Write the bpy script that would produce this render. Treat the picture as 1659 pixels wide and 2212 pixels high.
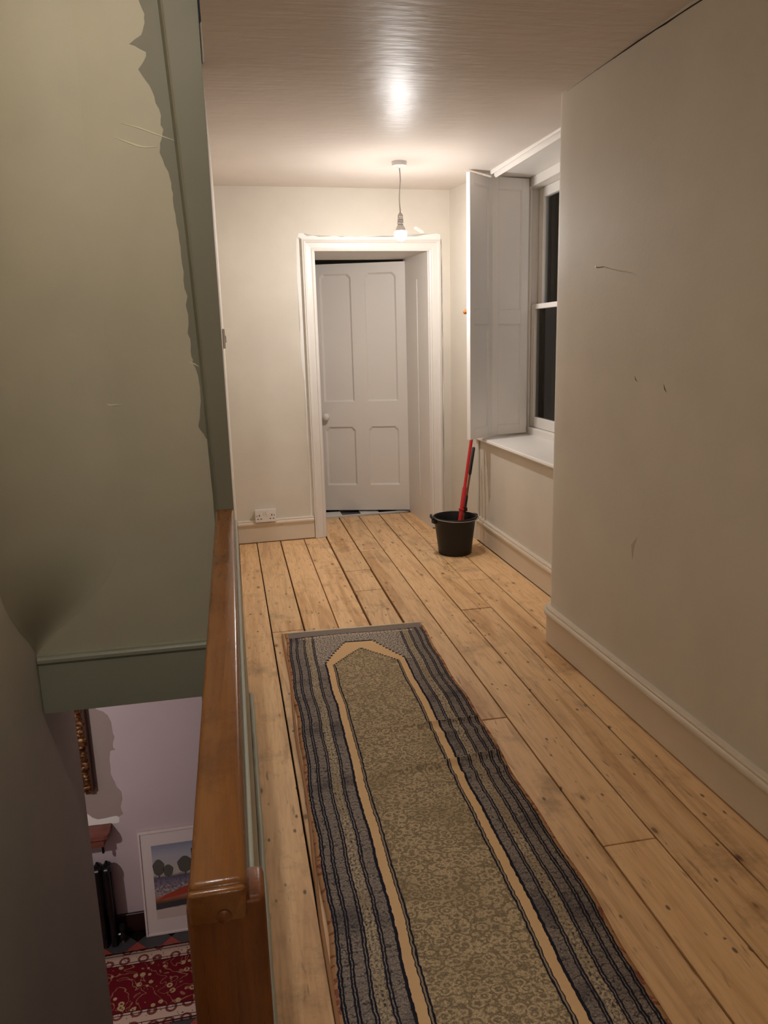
import bpy, bmesh, math, random
from mathutils import Vector, Matrix, Quaternion
random.seed(7)
scn = bpy.context.scene
C = scn.collection
for o in list(bpy.data.objects): bpy.data.objects.remove(o)

# ------------------------------------------------------------------ camera, world, exposure
H = 1.38
RIGHT = Vector((0.981, -0.195, -0.027)); DOWN = Vector((-0.069, -0.210, -0.975)); FWD = Vector((0.184, 0.958, -0.219))
FWD.normalize(); RIGHT = (RIGHT - FWD * RIGHT.dot(FWD)).normalized(); DOWN = FWD.cross(RIGHT).normalized()
cam_d = bpy.data.cameras.new('camera'); cam = bpy.data.objects.new('camera', cam_d); C.objects.link(cam)
cam_d.sensor_fit = 'VERTICAL'; cam_d.sensor_height = 36; cam_d.lens = 36 * 1662 / 2212
cam_d.clip_start = 0.02
UP = -DOWN
cam.matrix_world = Matrix(((RIGHT.x, UP.x, -FWD.x, 0), (RIGHT.y, UP.y, -FWD.y, 0), (RIGHT.z, UP.z, -FWD.z, H), (0, 0, 0, 1)))
scn.camera = cam
world = bpy.data.worlds.new('night'); scn.world = world; world.use_nodes = True
world.node_tree.nodes['Background'].inputs[0].default_value = (0.55, 0.6, 0.75, 1)
world.node_tree.nodes['Background'].inputs[1].default_value = 0.05
scn.view_settings.view_transform = 'Standard'; scn.view_settings.look = 'None'
scn.view_settings.exposure = 0.0; scn.view_settings.gamma = 1; scn.view_settings.use_curve_mapping = False
BULB_HALL, BULB_STAIR, BULB_LAND, BULB_LOWER = 715, 960, 215, 900      # emission of the four bulbs
LAMP = (1.0, 0.975, 0.955)

# ------------------------------------------------------------------ materials
def lin(r, g, b):
    f = lambda c: (c / 255 / 12.92) if c / 255 <= .04045 else ((c / 255 + .055) / 1.055) ** 2.4
    return (f(r), f(g), f(b), 1)
class N:
    """small wrapper to write node maths as expressions"""
    def __init__(s, t, o): s.t, s.o = t, o
    def m(s, op, *a, clamp=False):
        n = s.t.nodes.new('ShaderNodeMath'); n.operation = op; n.use_clamp = clamp
        for i, v in enumerate((s,) + a):
            if isinstance(v, N): s.t.links.new(v.o, n.inputs[i])
            else: n.inputs[i].default_value = v
        return N(s.t, n.outputs[0])
    def __add__(s, v): return s.m('ADD', v)
    def __sub__(s, v): return s.m('SUBTRACT', v)
    def __mul__(s, v): return s.m('MULTIPLY', v)
    def __truediv__(s, v): return s.m('DIVIDE', v)
    def gt(s, v): return s.m('GREATER_THAN', v)
    def lt(s, v): return s.m('LESS_THAN', v)
    def abs(s): return s.m('ABSOLUTE')
    def fr(s): return s.m('FRACT')
    def sin(s): return s.m('SINE')
    def max(s, v): return s.m('MAXIMUM', v)
    def min(s, v): return s.m('MINIMUM', v)
    def inv(s): return s.m('MULTIPLY_ADD', -1.0, 1.0)
    def between(s, a, b): return s.gt(a) * s.lt(b)
    def mr(s, a, b, c=0., d=1.):
        n = s.t.nodes.new('ShaderNodeMapRange'); s.t.links.new(s.o, n.inputs[0])
        for i, v in enumerate((a, b, c, d)): n.inputs[i + 1].default_value = v
        return N(s.t, n.outputs[0])
class MT:
    def __init__(s, name, rough=.6, spec=.4, metal=0.):
        s.m = bpy.data.materials.new(name); s.m.use_nodes = True; s.t = s.m.node_tree
        s.b = s.t.nodes['Principled BSDF']; s.b.inputs['Roughness'].default_value = rough
        s.b.inputs['Specular IOR Level'].default_value = spec; s.b.inputs['Metallic'].default_value = metal
    def new(s, ty): return s.t.nodes.new(ty)
    def coord(s, which='Object'): return s.new('ShaderNodeTexCoord').outputs[which]
    def geo(s): return s.new('ShaderNodeNewGeometry').outputs['Position']
    def mapping(s, v, scale=(1, 1, 1), loc=(0, 0, 0), rot=(0, 0, 0)):
        n = s.new('ShaderNodeMapping'); s.t.links.new(v, n.inputs[0])
        n.inputs['Scale'].default_value = scale; n.inputs['Location'].default_value = loc; n.inputs['Rotation'].default_value = rot
        return n.outputs[0]
    def noise(s, v, scale, detail=4, rough=.55, dist=0.):
        n = s.new('ShaderNodeTexNoise'); s.t.links.new(v, n.inputs['Vector'])
        n.inputs['Scale'].default_value = scale; n.inputs['Detail'].default_value = detail
        n.inputs['Roughness'].default_value = rough; n.inputs['Distortion'].default_value = dist
        return N(s.t, n.outputs['Fac'])
    def voro(s, v, scale, rnd=1., feature='F1', out='Distance'):
        n = s.new('ShaderNodeTexVoronoi'); s.t.links.new(v, n.inputs['Vector']); n.feature = feature
        n.inputs['Scale'].default_value = scale; n.inputs['Randomness'].default_value = rnd
        return N(s.t, n.outputs[out])
    def xyz(s, v):
        n = s.new('ShaderNodeSeparateXYZ'); s.t.links.new(v, n.inputs[0]); return [N(s.t, o) for o in n.outputs]
    def comb(s, x, y, z=0.):
        n = s.new('ShaderNodeCombineXYZ')
        for i, v in enumerate((x, y, z)):
            if isinstance(v, N): s.t.links.new(v.o, n.inputs[i])
            else: n.inputs[i].default_value = v
        return n.outputs[0]
    def mix(s, f, a, b):
        n = s.new('ShaderNodeMix'); n.data_type = 'RGBA'
        if isinstance(f, N): s.t.links.new(f.o, n.inputs['Factor'])
        else: n.inputs['Factor'].default_value = f
        for k, v in ((6, a), (7, b)):
            if isinstance(v, N): s.t.links.new(v.o, n.inputs[k])
            else: n.inputs[k].default_value = v
        return N(s.t, n.outputs[2])
    def ramp(s, f, stops, interp='LINEAR'):
        n = s.new('ShaderNodeValToRGB'); s.t.links.new(f.o, n.inputs[0]); cr = n.color_ramp; cr.interpolation = interp
        while len(cr.elements) < len(stops): cr.elements.new(.5)
        for e, (p, c) in zip(cr.elements, stops): e.position = p; e.color = c
        return N(s.t, n.outputs[0])
    def col(s, c):
        if isinstance(c, N): s.t.links.new(c.o, s.b.inputs['Base Color'])
        else: s.b.inputs['Base Color'].default_value = c
        return s
    def rough(s, r): s.t.links.new(r.o, s.b.inputs['Roughness']); return s
    def bump(s, h, strength=.2, dist=.01):
        n = s.new('ShaderNodeBump'); n.inputs['Strength'].default_value = strength; n.inputs['Distance'].default_value = dist
        s.t.links.new(h.o, n.inputs['Height']); s.t.links.new(n.outputs[0], s.b.inputs['Normal']); return s

def paint(name, c, rough=.6, spec=.3, var=.06, bump=.12, bscale=60, stroke=None, blot=2.2):
    t = MT(name, rough, spec); g = t.geo()
    a = t.noise(g, blot, 4); b = t.noise(t.mapping(g, stroke) if stroke else g, bscale, 3)
    lo = tuple(x * (1 - var) for x in c[:3]) + (1,); hi = tuple(min(1, x * (1 + var)) for x in c[:3]) + (1,)
    t.col(t.mix(a.mr(.3, .7), lo, hi)); t.bump(b + t.noise(g, 7, 2) * 1.5, bump, .004)
    return t.m
M = {}
M['wall'] = paint('beige_wall_paint', lin(217, 208, 194), .62, .3, .05)
M['wall_green'] = paint('old_sage_wall_paint', lin(180, 172, 148), .55, .3, .06)
M['cut_green'] = paint('fresh_dark_sage_paint', lin(122, 118, 100), .55, .3, .06)
M['band_green'] = paint('sage_gloss_woodwork_paint', lin(148, 147, 128), .42, .4, .04)
M['panel_green'] = paint('pale_sage_panel_paint', lin(176, 174, 154), .45, .4, .04)
M['ceiling'] = paint('ceiling_sheen_paint', lin(217, 205, 194), .38, .025, .03, .45, 22, (.3, 1.6, 1))
M['white'] = paint('white_gloss_woodwork', lin(228, 221, 213), .38, .4, .02, .05, 40)
M['shutter'] = paint('white_shutter_paint', lin(240, 234, 228), .42, .4, .03, .05, 40)
M['skirt'] = paint('cream_skirting_paint', lin(220, 206, 187), .38, .45, .04, .06, 40)
M['pinkwall'] = paint('pink_white_hall_paint', lin(204, 184, 184), .6, .3, .03)
M['patch'] = paint('old_plaster_patch', lin(166, 146, 138), .7, .2, .06)
M['lowwall'] = paint('stair_wall_paint', lin(208, 196, 178), .62, .3, .05)
M['splash'] = paint('white_undercoat', lin(238, 233, 226), .6, .3, .02)
M['shade_marks'] = paint('joint_shadow_and_marks', lin(84, 70, 58), .9, .1, .1)  # dark colour shared by the painted joint shadow and the small wall marks
M['plastic'] = MT('white_plastic', .3, .5).col(lin(232, 228, 224)).m
M['plastic_grey'] = MT('grey_cord_plastic', .4, .5).col(lin(196, 188, 182)).m
M['slot'] = MT('socket_slot_dark', .7, .2).col(lin(70, 60, 55)).m
M['porcelain'] = MT('white_porcelain', .12, .6).col(lin(232, 226, 218)).m
M['black'] = MT('black_bucket_plastic', .42, .4).col(lin(26, 26, 27)).m
M['blackmetal'] = MT('black_radiator_enamel', .3, .5).col(lin(20, 19, 20)).m
M['steel'] = MT('wire_steel', .35, .5, .9).col(lin(170, 168, 162)).m
M['red'] = MT('red_pole_enamel', .35, .5).col(lin(196, 34, 38)).m
M['brownpole'] = MT('brown_stick_wood', .5, .4).col(lin(112, 72, 44)).m
M['knobwood'] = MT('orange_wood_knob', .4, .4).col(lin(190, 122, 66)).m
M['gap'] = MT('dark_underfloor', .95, .05).col(lin(22, 16, 12)).m
M['darkskirt'] = MT('dark_brown_skirting', .4, .4).col(lin(50, 28, 22)).m
M['tan_trim'] = MT('fringe_cotton', .95, .1).col(lin(236, 222, 198)).m
M['binding'] = MT('rug_binding', .95, .1).col(lin(170, 126, 92)).m
M['check_black'] = MT('black_floor_tile', .3, .5).col(lin(30, 29, 30)).m
M['check_white'] = MT('white_floor_tile', .3, .5).col(lin(226, 222, 216)).m
M['tile_red'] = MT('red_quarry_tile', .45, .4).col(lin(150, 66, 56)).m
M['tile_black'] = MT('black_quarry_tile', .4, .4).col(lin(66, 62, 64)).m
M['mount'] = MT('white_picture_mount', .5, .3).col(lin(222, 206, 200)).m

def wood(name, c1, c2, c3, knot, rough=.42, along=(7, .55, 7), knots=True, spec=.4):
    t = MT(name, rough, spec); p = t.coord('Object')
    rnd = N(t.t, t.new('ShaderNodeObjectInfo').outputs['Random'])
    off = t.comb(rnd * 37., rnd * 91., rnd * 13.)
    va = t.new('ShaderNodeVectorMath'); va.operation = 'ADD'; t.t.links.new(p, va.inputs[0]); t.t.links.new(off, va.inputs[1])
    v = va.outputs[0]
    st = t.mapping(v, along)
    big = t.noise(st, 1.6, 4, .55, .6); fine = t.noise(t.mapping(v, tuple(a * 9 for a in along)), 1.5, 5, .6, .2)
    rings = ((big * 22.).sin() * .5 + .5)
    col = t.mix(big.mr(.3, .7), c1, c2)
    col = t.mix(rings.m('POWER', 3.) * .38, col, c3)
    col = t.mix(fine.mr(.45, .75) * .35, col, c3)
    dirt = t.noise(v, 5, 6, .7); col = t.mix(dirt.mr(.54, .72) * .42, col, knot); scr = t.noise(t.mapping(v, (60, 8, 1)), 1., 3, .6, .4); col = t.mix(scr.mr(.64, .72) * (.5 if knots else .1), col, knot)
    if knots:
        k = t.voro(t.mapping(v, (11, 5.2, 1), (.3, .2, 0)), 1.0, 1.)
        kk = k.mr(.055, .10, 1, 0); col = t.mix(kk * .85, col, knot); halo = k.mr(.10, .22, 1, 0); col = t.mix(halo * .3, col, c3)
        n2 = t.voro(t.mapping(v, (26, 13, 1), (.7, .1, 0)), 1.0, 1.); sel = t.noise(v, 9, 2).gt(.50)
        col = t.mix(n2.mr(.09, .15, 1, 0) * sel * .8, col, knot)
    tone = t.mix(rnd, (.88, .86, .84, 1), (1.08, 1.05, 1.02, 1))
    mul = t.new('ShaderNodeMix'); mul.data_type = 'RGBA'; mul.blend_type = 'MULTIPLY'; mul.inputs['Factor'].default_value = 1
    t.t.links.new(col.o, mul.inputs[6]); t.t.links.new(tone.o, mul.inputs[7])
    t.col(N(t.t, mul.outputs[2])); t.rough(fine.mr(.3, .8, rough - .06, rough + .14)); t.bump(fine + rings * .4, .16, .002)
    return t.m
M['pine'] = wood('pine_floorboard', lin(246, 208, 160), lin(230, 186, 134), lin(166, 118, 72), lin(74, 54, 40))
M['rail'] = wood('varnished_brown_rail', lin(142, 92, 44), lin(116, 70, 30), lin(86, 48, 20), lin(60, 28, 10), .2, (9, .5, 9), False, .5)
M['post'] = wood('varnished_brown_post', lin(134, 76, 24), lin(100, 52, 14), lin(72, 34, 9), lin(50, 22, 8), .3, (14, 14, .8), False, .5)
M['shelf'] = wood('red_brown_shelf', lin(142, 86, 72), lin(112, 62, 52), lin(84, 42, 36), lin(50, 24, 20), .45, (.8, 9, 9), False)

def glass():
    t = MT('night_window_glass', .03, .5); g = t.new('ShaderNodeBsdfGlossy'); g.inputs['Roughness'].default_value = .02
    tr = t.new('ShaderNodeBsdfTransparent'); tr.inputs[0].default_value = (.85, .87, .88, 1)
    f = t.new('ShaderNodeFresnel'); f.inputs['IOR'].default_value = 1.5
    m = t.new('ShaderNodeMixShader'); t.t.links.new(f.outputs[0], m.inputs[0]); t.t.links.new(tr.outputs[0], m.inputs[1]); t.t.links.new(g.outputs[0], m.inputs[2])
    t.t.links.new(m.outputs[0], t.t.nodes['Material Output'].inputs[0]); return t.m
M['glass'] = glass()
def bulbmat(name, s):
    t = MT(name); t.col((1, 1, 1, 1)); t.b.inputs['Emission Color'].default_value = LAMP + (1,); t.b.inputs['Emission Strength'].default_value = s; return t.m
def gilt():
    t = MT('aged_gilt_moulding', .4, .5, .6); n = t.noise(t.coord(), 38, 4); t.col(t.ramp(n, [(.35, lin(56, 30, 18)), (.55, lin(120, 76, 40)), (.72, lin(196, 158, 108))])); t.bump(n, .8, .01); return t.m
M['gilt'] = gilt()
M['giltside'] = MT('dark_frame_side', .5, .4).col(lin(74, 46, 34)).m

def runner_mat():
    t = MT('prayer_runner_weave', .95, .1); u, v, _ = t.xyz(t.coord('UV'))
    base = t.comb(u, v)
    wob = t.noise(base, 9, 2) - .5; wob2 = t.noise(t.mapping(base, (1, 1, 1), (5, 3, 0)), 55, 1) - .5
    x = u + wob * .007 + wob2 * .007; ax = x.abs(); d = ax * -1. + .335
    navy, grey, grey2, gold, tan = lin(38, 37, 48), lin(164, 150, 138), lin(104, 97, 98), lin(190, 170, 138), lin(222, 184, 138)
    rib = ((v * 420.).sin() * .5 + .5); weave = t.noise(base, 420, 2)
    motif = t.voro(base, 62, .9)
    lad = (v * 52. + wob2 * 2.2).fr().lt(.18)
    strip = t.mix(weave.mr(.35, .65), grey2, grey)
    strip = t.mix(lad * .7, strip, navy); strip = t.mix(t.noise(base, 170, 3).mr(.5, .62) * .5, strip, gold); strip = t.mix(t.noise(base, 210, 3).mr(.5, .62) * .45, strip, navy); strip = t.mix(t.noise(t.mapping(base, (.4, 1, 1)), 7, 3).mr(.5, .66) * .55, strip, lin(64, 60, 66))
    # gold column
    goldc = t.mix(t.noise(t.mapping(base, (1, .6, 1)), 170, 3).mr(.44, .58) * .8, gold, grey2); goldc = t.mix(t.noise(t.mapping(base, (.3, 1, 1)), 5, 2).mr(.45, .6) * .6, goldc, lin(150, 132, 108)); goldc = t.mix((v * 70. + wob2 * 3.).fr().lt(.22) * u.m('MULTIPLY', 90.).fr().lt(.5) * .8, goldc, navy)
    border = t.mix(d.between(.086, .117), strip, goldc)
    for a, b in ((.013, .0175), (.0200, .0245), (.041, .0455), (.048, .0525), (.077, .081), (.0840, .0880), (.118, .122), (.1250, .1290), (.156, .1635)):
        border = t.mix(d.between(a, b), border, navy)
    # field of small rings
    ring = t.voro(t.mapping(base, (36, 46, 1)), 1., .85)
    rr = ((ring * 15. + t.noise(base, 130, 3) * 8.).sin() * .5 + .5)
    fieldc = t.mix(rr * .8, lin(198, 174, 136), lin(104, 88, 68)); fieldc = t.mix(t.noise(base, 240, 3).mr(.45, .65) * .6, fieldc, lin(94, 82, 70)); fieldc = t.mix(t.noise(t.mapping(base, (1, 1, 1), (2, 7, 0)), 190, 3).mr(.55, .7) * .5, fieldc, lin(216, 197, 168))
    blot = t.noise(base, 5, 3); fieldc = t.mix(blot.mr(.5, .75) * .6, fieldc, lin(128, 110, 82))
    # arch
    step = (ax * 90.).m('FLOOR') * (1 / 90.)
    vin = v - (step * 1.16 + .270); vout = v - ((step - .06) * 2.03).max(0.) - .18
    infield = ax.lt(.134) * vin.gt(0.)
    outl = ax.lt(.146) * vin.gt(-.012)
    intan = ax.lt(.171) * vout.gt(0.)
    out2 = ax.lt(.176) * vout.gt(-.012)
    spand = t.mix(t.noise(base, 150, 3).gt(.5), lin(192, 176, 156), grey2)
    c = t.mix(d.lt(.129), spand, border)
    c = t.mix(d.lt(.164) * v.gt(.41), c, border)
    endc = t.mix(weave.mr(.35, .65), lin(112, 102, 98), lin(156, 140, 128))
    c = t.mix(v.lt(.062), c, endc)
    c = t.mix(v.between(.076, .094) * ax.lt(.27) * (u * 58.).fr().lt(.6), c, lin(186, 166, 138))
    c = t.mix(v.between(.064, .070) * ax.lt(.29), c, navy)
    c = t.mix(out2, c, navy); c = t.mix(intan, c, t.mix(weave * .4, tan, lin(208, 168, 120)))
    trip = t.mix((ax * 700.).sin().gt(-.1), lin(150, 132, 108), navy)
    c = t.mix(outl, c, trip); c = t.mix(infield, c, fieldc)
    c = t.mix(d.lt(.012), c, t.mix(t.noise(base, 30, 2).gt(.55), lin(190, 146, 104), lin(158, 98, 78)))
    t.col(c); t.bump(weave + rib * .3 + rr * .3, .45, .003); return t.m
def red_rug_mat():
    t = MT('red_floral_carpet', .95, .1); u, v, _ = t.xyz(t.coord('UV')); b = t.comb(u, v)
    d = v.min(v * -1. + .66); red, cream, dk = lin(104, 22, 30), lin(196, 166, 148), lin(62, 22, 26)
    f = t.voro(b, 15, .9); petal = t.voro(b, 44, .9)
    fl = f.lt(.30) * petal.gt(.28); vine = ((t.noise(b, 6, 2, .5, 1.) * 40.).sin()).gt(.86)
    c = t.mix(fl, red, lin(178, 156, 112)); c = t.mix(f.lt(.13), c, lin(120, 60, 50)); c = t.mix(vine * .6, c, lin(170, 130, 100))
    med = t.voro(t.mapping(b, (9, 9, 1), (0, .05, 0)), 1., .2)
    bd = t.mix(med.between(.2, .34), cream, lin(120, 66, 60)); bd = t.mix(petal.lt(.2), bd, dk)
    c = t.mix(d.lt(.13), c, bd)
    for a, e in ((.0, .012), (.03, .036), (.106, .112), (.126, .134)): c = t.mix(d.between(a, e), c, dk)
    t.col(c); t.bump(t.noise(b, 300, 2), .4, .003); return t.m
M['runner'] = runner_mat(); M['redrug'] = red_rug_mat()

# ------------------------------------------------------------------ geometry helpers
def quad_box(bm, x0, x1, y0, y1, z0, z1, mtx=None):
    v = [bm.verts.new(p) for p in ((x0, y0, z0), (x1, y0, z0), (x1, y1, z0), (x0, y1, z0), (x0, y0, z1), (x1, y0, z1), (x1, y1, z1), (x0, y1, z1))]
    for f in ((3, 2, 1, 0), (4, 5, 6, 7), (0, 1, 5, 4), (1, 2, 6, 5), (2, 3, 7, 6), (3, 0, 4, 7)): bm.faces.new([v[i] for i in f])
    if mtx: bmesh.ops.transform(bm, matrix=mtx, verts=v)
    return v
def box(x0, x1, y0, y1, z0, z1, mtx=None, bev=0, seg=2):
    bm = bmesh.new(); quad_box(bm, x0, x1, y0, y1, z0, z1)
    if bev: bmesh.ops.bevel(bm, geom=bm.edges[:], offset=bev, segments=seg, affect='EDGES', profile=.5)
    if mtx: bmesh.ops.transform(bm, matrix=mtx, verts=bm.verts[:])
    return bm
def boxes(lst, mtx=None, bev=0):
    bm = bmesh.new()
    for b in lst: quad_box(bm, *b)
    if bev: bmesh.ops.bevel(bm, geom=bm.edges[:], offset=bev, segments=2, affect='EDGES', profile=.5)
    if mtx: bmesh.ops.transform(bm, matrix=mtx, verts=bm.verts[:])
    return bm
def lathe(prof, seg=32, mtx=None):
    bm = bmesh.new(); rings = []
    for r, z in prof:
        rings.append([bm.verts.new((max(r, 1e-5) * math.cos(2 * math.pi * i / seg), max(r, 1e-5) * math.sin(2 * math.pi * i / seg), z)) for i in range(seg)])
    for a, b in zip(rings, rings[1:]):
        for i in range(seg): bm.faces.new((a[i], a[(i + 1) % seg], b[(i + 1) % seg], b[i]))
    bmesh.ops.remove_doubles(bm, verts=bm.verts[:], dist=2e-5)
    bmesh.ops.recalc_face_normals(bm, faces=bm.faces[:])
    if mtx: bmesh.ops.transform(bm, matrix=mtx, verts=bm.verts[:])
    return bm
def tube(pts, r, seg=12):
    bm = bmesh.new(); rings = []; pts = [Vector(p) for p in pts]; prev = None
    for i, p in enumerate(pts):
        d = (pts[min(i + 1, len(pts) - 1)] - pts[max(i - 1, 0)]).normalized()
        a = Vector((0, 0, 1)) if abs(d.z) < .9 else Vector((1, 0, 0))
        if prev is not None: a = prev
        n = (a - d * a.dot(d)).normalized(); b = d.cross(n); prev = n
        rr = r[i] if isinstance(r, (list, tuple)) else r
        rings.append([bm.verts.new(p + (n * math.cos(2 * math.pi * k / seg) + b * math.sin(2 * math.pi * k / seg)) * rr) for k in range(seg)])
    for a, b in zip(rings, rings[1:]):
        for k in range(seg): bm.faces.new((a[k], a[(k + 1) % seg], b[(k + 1) % seg], b[k]))
    bm.faces.new(rings[0][::-1]); bm.faces.new(rings[-1])
    bmesh.ops.recalc_face_normals(bm, faces=bm.faces[:]); return bm
def sweep(path, prof, closed_prof=True, caps=True):
    """path: 2-D points; prof: (offset to the left of travel, z)"""
    bm = bmesh.new(); n = len(path); rings = []
    P = [Vector(p) for p in path]
    for i in range(n):
        d0 = (P[i] - P[max(i - 1, 0)]); d1 = (P[min(i + 1, n - 1)] - P[i])
        d0 = d0.normalized() if d0.length else d1.normalized(); d1 = d1.normalized() if d1.length else d0
        n0 = Vector((-d0.y, d0.x)); n1 = Vector((-d1.y, d1.x)); nn = (n0 + n1).normalized(); k = 1 / max(.3, nn.dot(n0))
        rings.append([bm.verts.new((P[i].x + nn.x * o * k, P[i].y + nn.y * o * k, z)) for o, z in prof])
    m = len(prof)
    for a, b in zip(rings, rings[1:]):
        for j in range(m if closed_prof else m - 1): bm.faces.new((a[j], a[(j + 1) % m], b[(j + 1) % m], b[j]))
    if caps and closed_prof: bm.faces.new(rings[0][::-1]); bm.faces.new(rings[-1])
    bmesh.ops.recalc_face_normals(bm, faces=bm.faces[:]); return bm
def prism(poly, fn0, fn1):
    """poly of 2-D points lifted by two functions to front and back"""
    bm = bmesh.new(); a = [bm.verts.new(fn0(*p)) for p in poly]; b = [bm.verts.new(fn1(*p)) for p in poly]
    bm.faces.new(a); bm.faces.new(b[::-1]); n = len(poly)
    for i in range(n): bm.faces.new((a[i], b[i], b[(i + 1) % n], a[(i + 1) % n]))
    bmesh.ops.triangulate(bm, faces=[f for f in bm.faces if len(f.verts) > 4], ngon_method='EAR_CLIP')
    bmesh.ops.recalc_face_normals(bm, faces=bm.faces[:]); return bm
def empty(name, loc, label=None, cat=None, kind=None, group=None):
    o = bpy.data.objects.new(name, None); C.objects.link(o); o.location = loc; o.empty_display_size = .05
    tag(o, label, cat, kind, group); return o
def tag(o, label=None, cat=None, kind=None, group=None):
    for k, v in (('label', label), ('category', cat), ('kind', kind), ('group', group)):
        if v: o[k] = v
    return o
def wpos(o):
    p = Vector((0, 0, 0))
    while o: p += Vector(o.location); o = o.parent
    return p
def add(name, bm, mat, parent=None, smooth=False, origin=None, label=None, cat=None, kind=None, group=None):
    """bm is in world coordinates"""
    me = bpy.data.meshes.new(name); o = bpy.data.objects.new(name, me); C.objects.link(o)
    base = wpos(parent) if parent else Vector((0, 0, 0))
    if origin is None:
        c = Vector((0, 0, 0)); lo = 1e9
        if len(bm.verts):
            xs = [v.co for v in bm.verts]; lo = min(v.z for v in xs)
            c = Vector(((min(v.x for v in xs) + max(v.x for v in xs)) / 2, (min(v.y for v in xs) + max(v.y for v in xs)) / 2, lo))
        origin = c
    origin = Vector(origin)
    for v in bm.verts: v.co -= origin
    bm.to_mesh(me); bm.free(); o.location = origin - base; o.parent = parent
    for mm in (mat if isinstance(mat, (list, tuple)) else [mat]): me.materials.append(M[mm] if isinstance(mm, str) else mm)
    if smooth:
        me.polygons.foreach_set('use_smooth', [True] * len(me.polygons))
        try: me.set_sharp_from_angle(angle=math.radians(40))
        except Exception: pass
    return tag(o, label, cat, kind, group)
def struct(name, bm, mat, parent=None, smooth=False, label=None): return add(name, bm, mat, parent, smooth, label=label, kind='structure')
def pix(x, y):
    """viewing direction of a photograph pixel, used to read positions off known planes while building"""
    return (RIGHT * (x - 829.5) + DOWN * (y - 1106) + FWD * 1662)
def on_y(x, y, Y): d = pix(x, y); return Vector((0, 0, H)) + d * (Y / d.y)
def on_x(x, y, X): d = pix(x, y); return Vector((0, 0, H)) + d * (X / d.x)
def jag(pts, n=6, amp=.004):
    out = []
    for a, b in zip(pts, pts[1:]):
        for i in range(n):
            t = i / n; out.append((a[0] + (b[0] - a[0]) * t + random.uniform(-amp, amp), a[1] + (b[1] - a[1]) * t + random.uniform(-amp, amp)))
    out.append(pts[-1]); return out

# ------------------------------------------------------------------ the setting: shell
FW = math.atan(.048)                                   # far wall is a little out of square
FM = Matrix.Translation((0, 5.345, 0)) @ Matrix.Rotation(FW, 4, 'Z')    # local: x along wall, y into wall, z up
def fwp(x, y, z): return FM @ Vector((x, y, z))
DX0, DX1, DH = .598, 1.408, 1.967
def CZ(y):
    k = [(-9, 2.30), (3.0, 2.30), (3.7, 2.338), (4.7, 2.350), (5.5, 2.366)]
    for (a0, b0), (a1, b1) in zip(k, k[1:]):
        if y <= a1: return b0 + (b1 - b0) * max(0, (y - a0)) / (a1 - a0)
    return 2.366
# far wall, thick, with the door opening
struct('wall_back', boxes([(-.25, DX0, 0, .62, -.05, 2.5), (DX1, 1.75, 0, .62, -.05, 2.5), (DX0, DX1, 0, .62, DH + .014, 2.5)], FM), 'wall')
# ceiling (old, not quite level)
bm = bmesh.new(); ys = [-2.2, 1.0, 2.2, 2.885, 2.955, 3.35, 3.7, 4.2, 4.7, 5.46]; rows = []
for y in ys: rows.append([(bm.verts.new((x, y, CZ(y) + dz))) for x, dz in ((-.012 if y < 2.9 else -.03, 0), (.6, .004), (1.2, .0), (1.66, 0))])
for a, b in zip(rows, rows[1:]):
    for i in range(3): bm.faces.new((a[i], b[i], b[i + 1], a[i + 1]))
ge = bmesh.ops.extrude_face_region(bm, geom=bm.faces[:]); bmesh.ops.translate(bm, verts=[v for v in ge['geom'] if isinstance(v, bmesh.types.BMVert)], vec=(0, 0, .12))
bmesh.ops.recalc_face_normals(bm, faces=bm.faces[:])
struct('ceiling', bm, 'ceiling', smooth=True)
# right wall near the camera, with rounded end, turning to the window wall
def rw(y): return 1.357 + (3.10 - y) * .0175
RC = .075; cpts = []
for i in range(9):
    a = math.radians(180 - i * 90 / 8 - 1); cpts.append((1.357 + RC + RC * math.cos(a), 3.10 + RC * math.sin(a)))
rpath = [(rw(-2.2), -2.2), (rw(1), 1.0), (rw(2.2), 2.2), (rw(3.0), 3.0)] + cpts + [(1.66, 3.178)]
poly = rpath + [(1.66, 3.0), (1.75, 3.0), (1.75, -2.2)]
struct('wall_right', prism(poly, lambda x, y: (x, y, -.05), lambda x, y: (x, y, 2.36)), 'wall', smooth=True)
# splayed piece between far wall and window
struct('wall_splay', prism([(1.556, 5.44), (1.612, 4.985), (1.66, 4.985), (2.0, 5.02), (2.0, 5.5)], lambda x, y: (x, y, -.05), lambda x, y: (x, y, 2.42)), 'wall')
# window wall: apron below the sill and thick outer wall round the window
WY0, WY1, WX = 3.50, 5.0, 2.0
struct('wall_window', boxes([(1.627, 2.02, 3.17, 5.0, -.05, .69), (1.627, 2.13, 3.17, WY0, .69, 2.42), (2.02, 2.13, 3.1, 5.1, -.05, .70),
                             (2.0, 2.13, WY1, 5.4, .70, 2.42)]), 'wall')
struct('trim_1', tube([(1.617, 4.972, .0), (1.617, 4.972, .72)], .013, 12), 'wall', smooth=True, label='rounded vertical edge of the plaster below the window')
struct('ceiling_window_recess', box(1.62, 2.13, 3.15, 5.05, 2.352, 2.45), 'white')
# left hall wall beyond the stair end
struct('wall_left', box(-.20, -.021, 2.955, 5.36, -.06, 3.4), 'wall')

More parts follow.
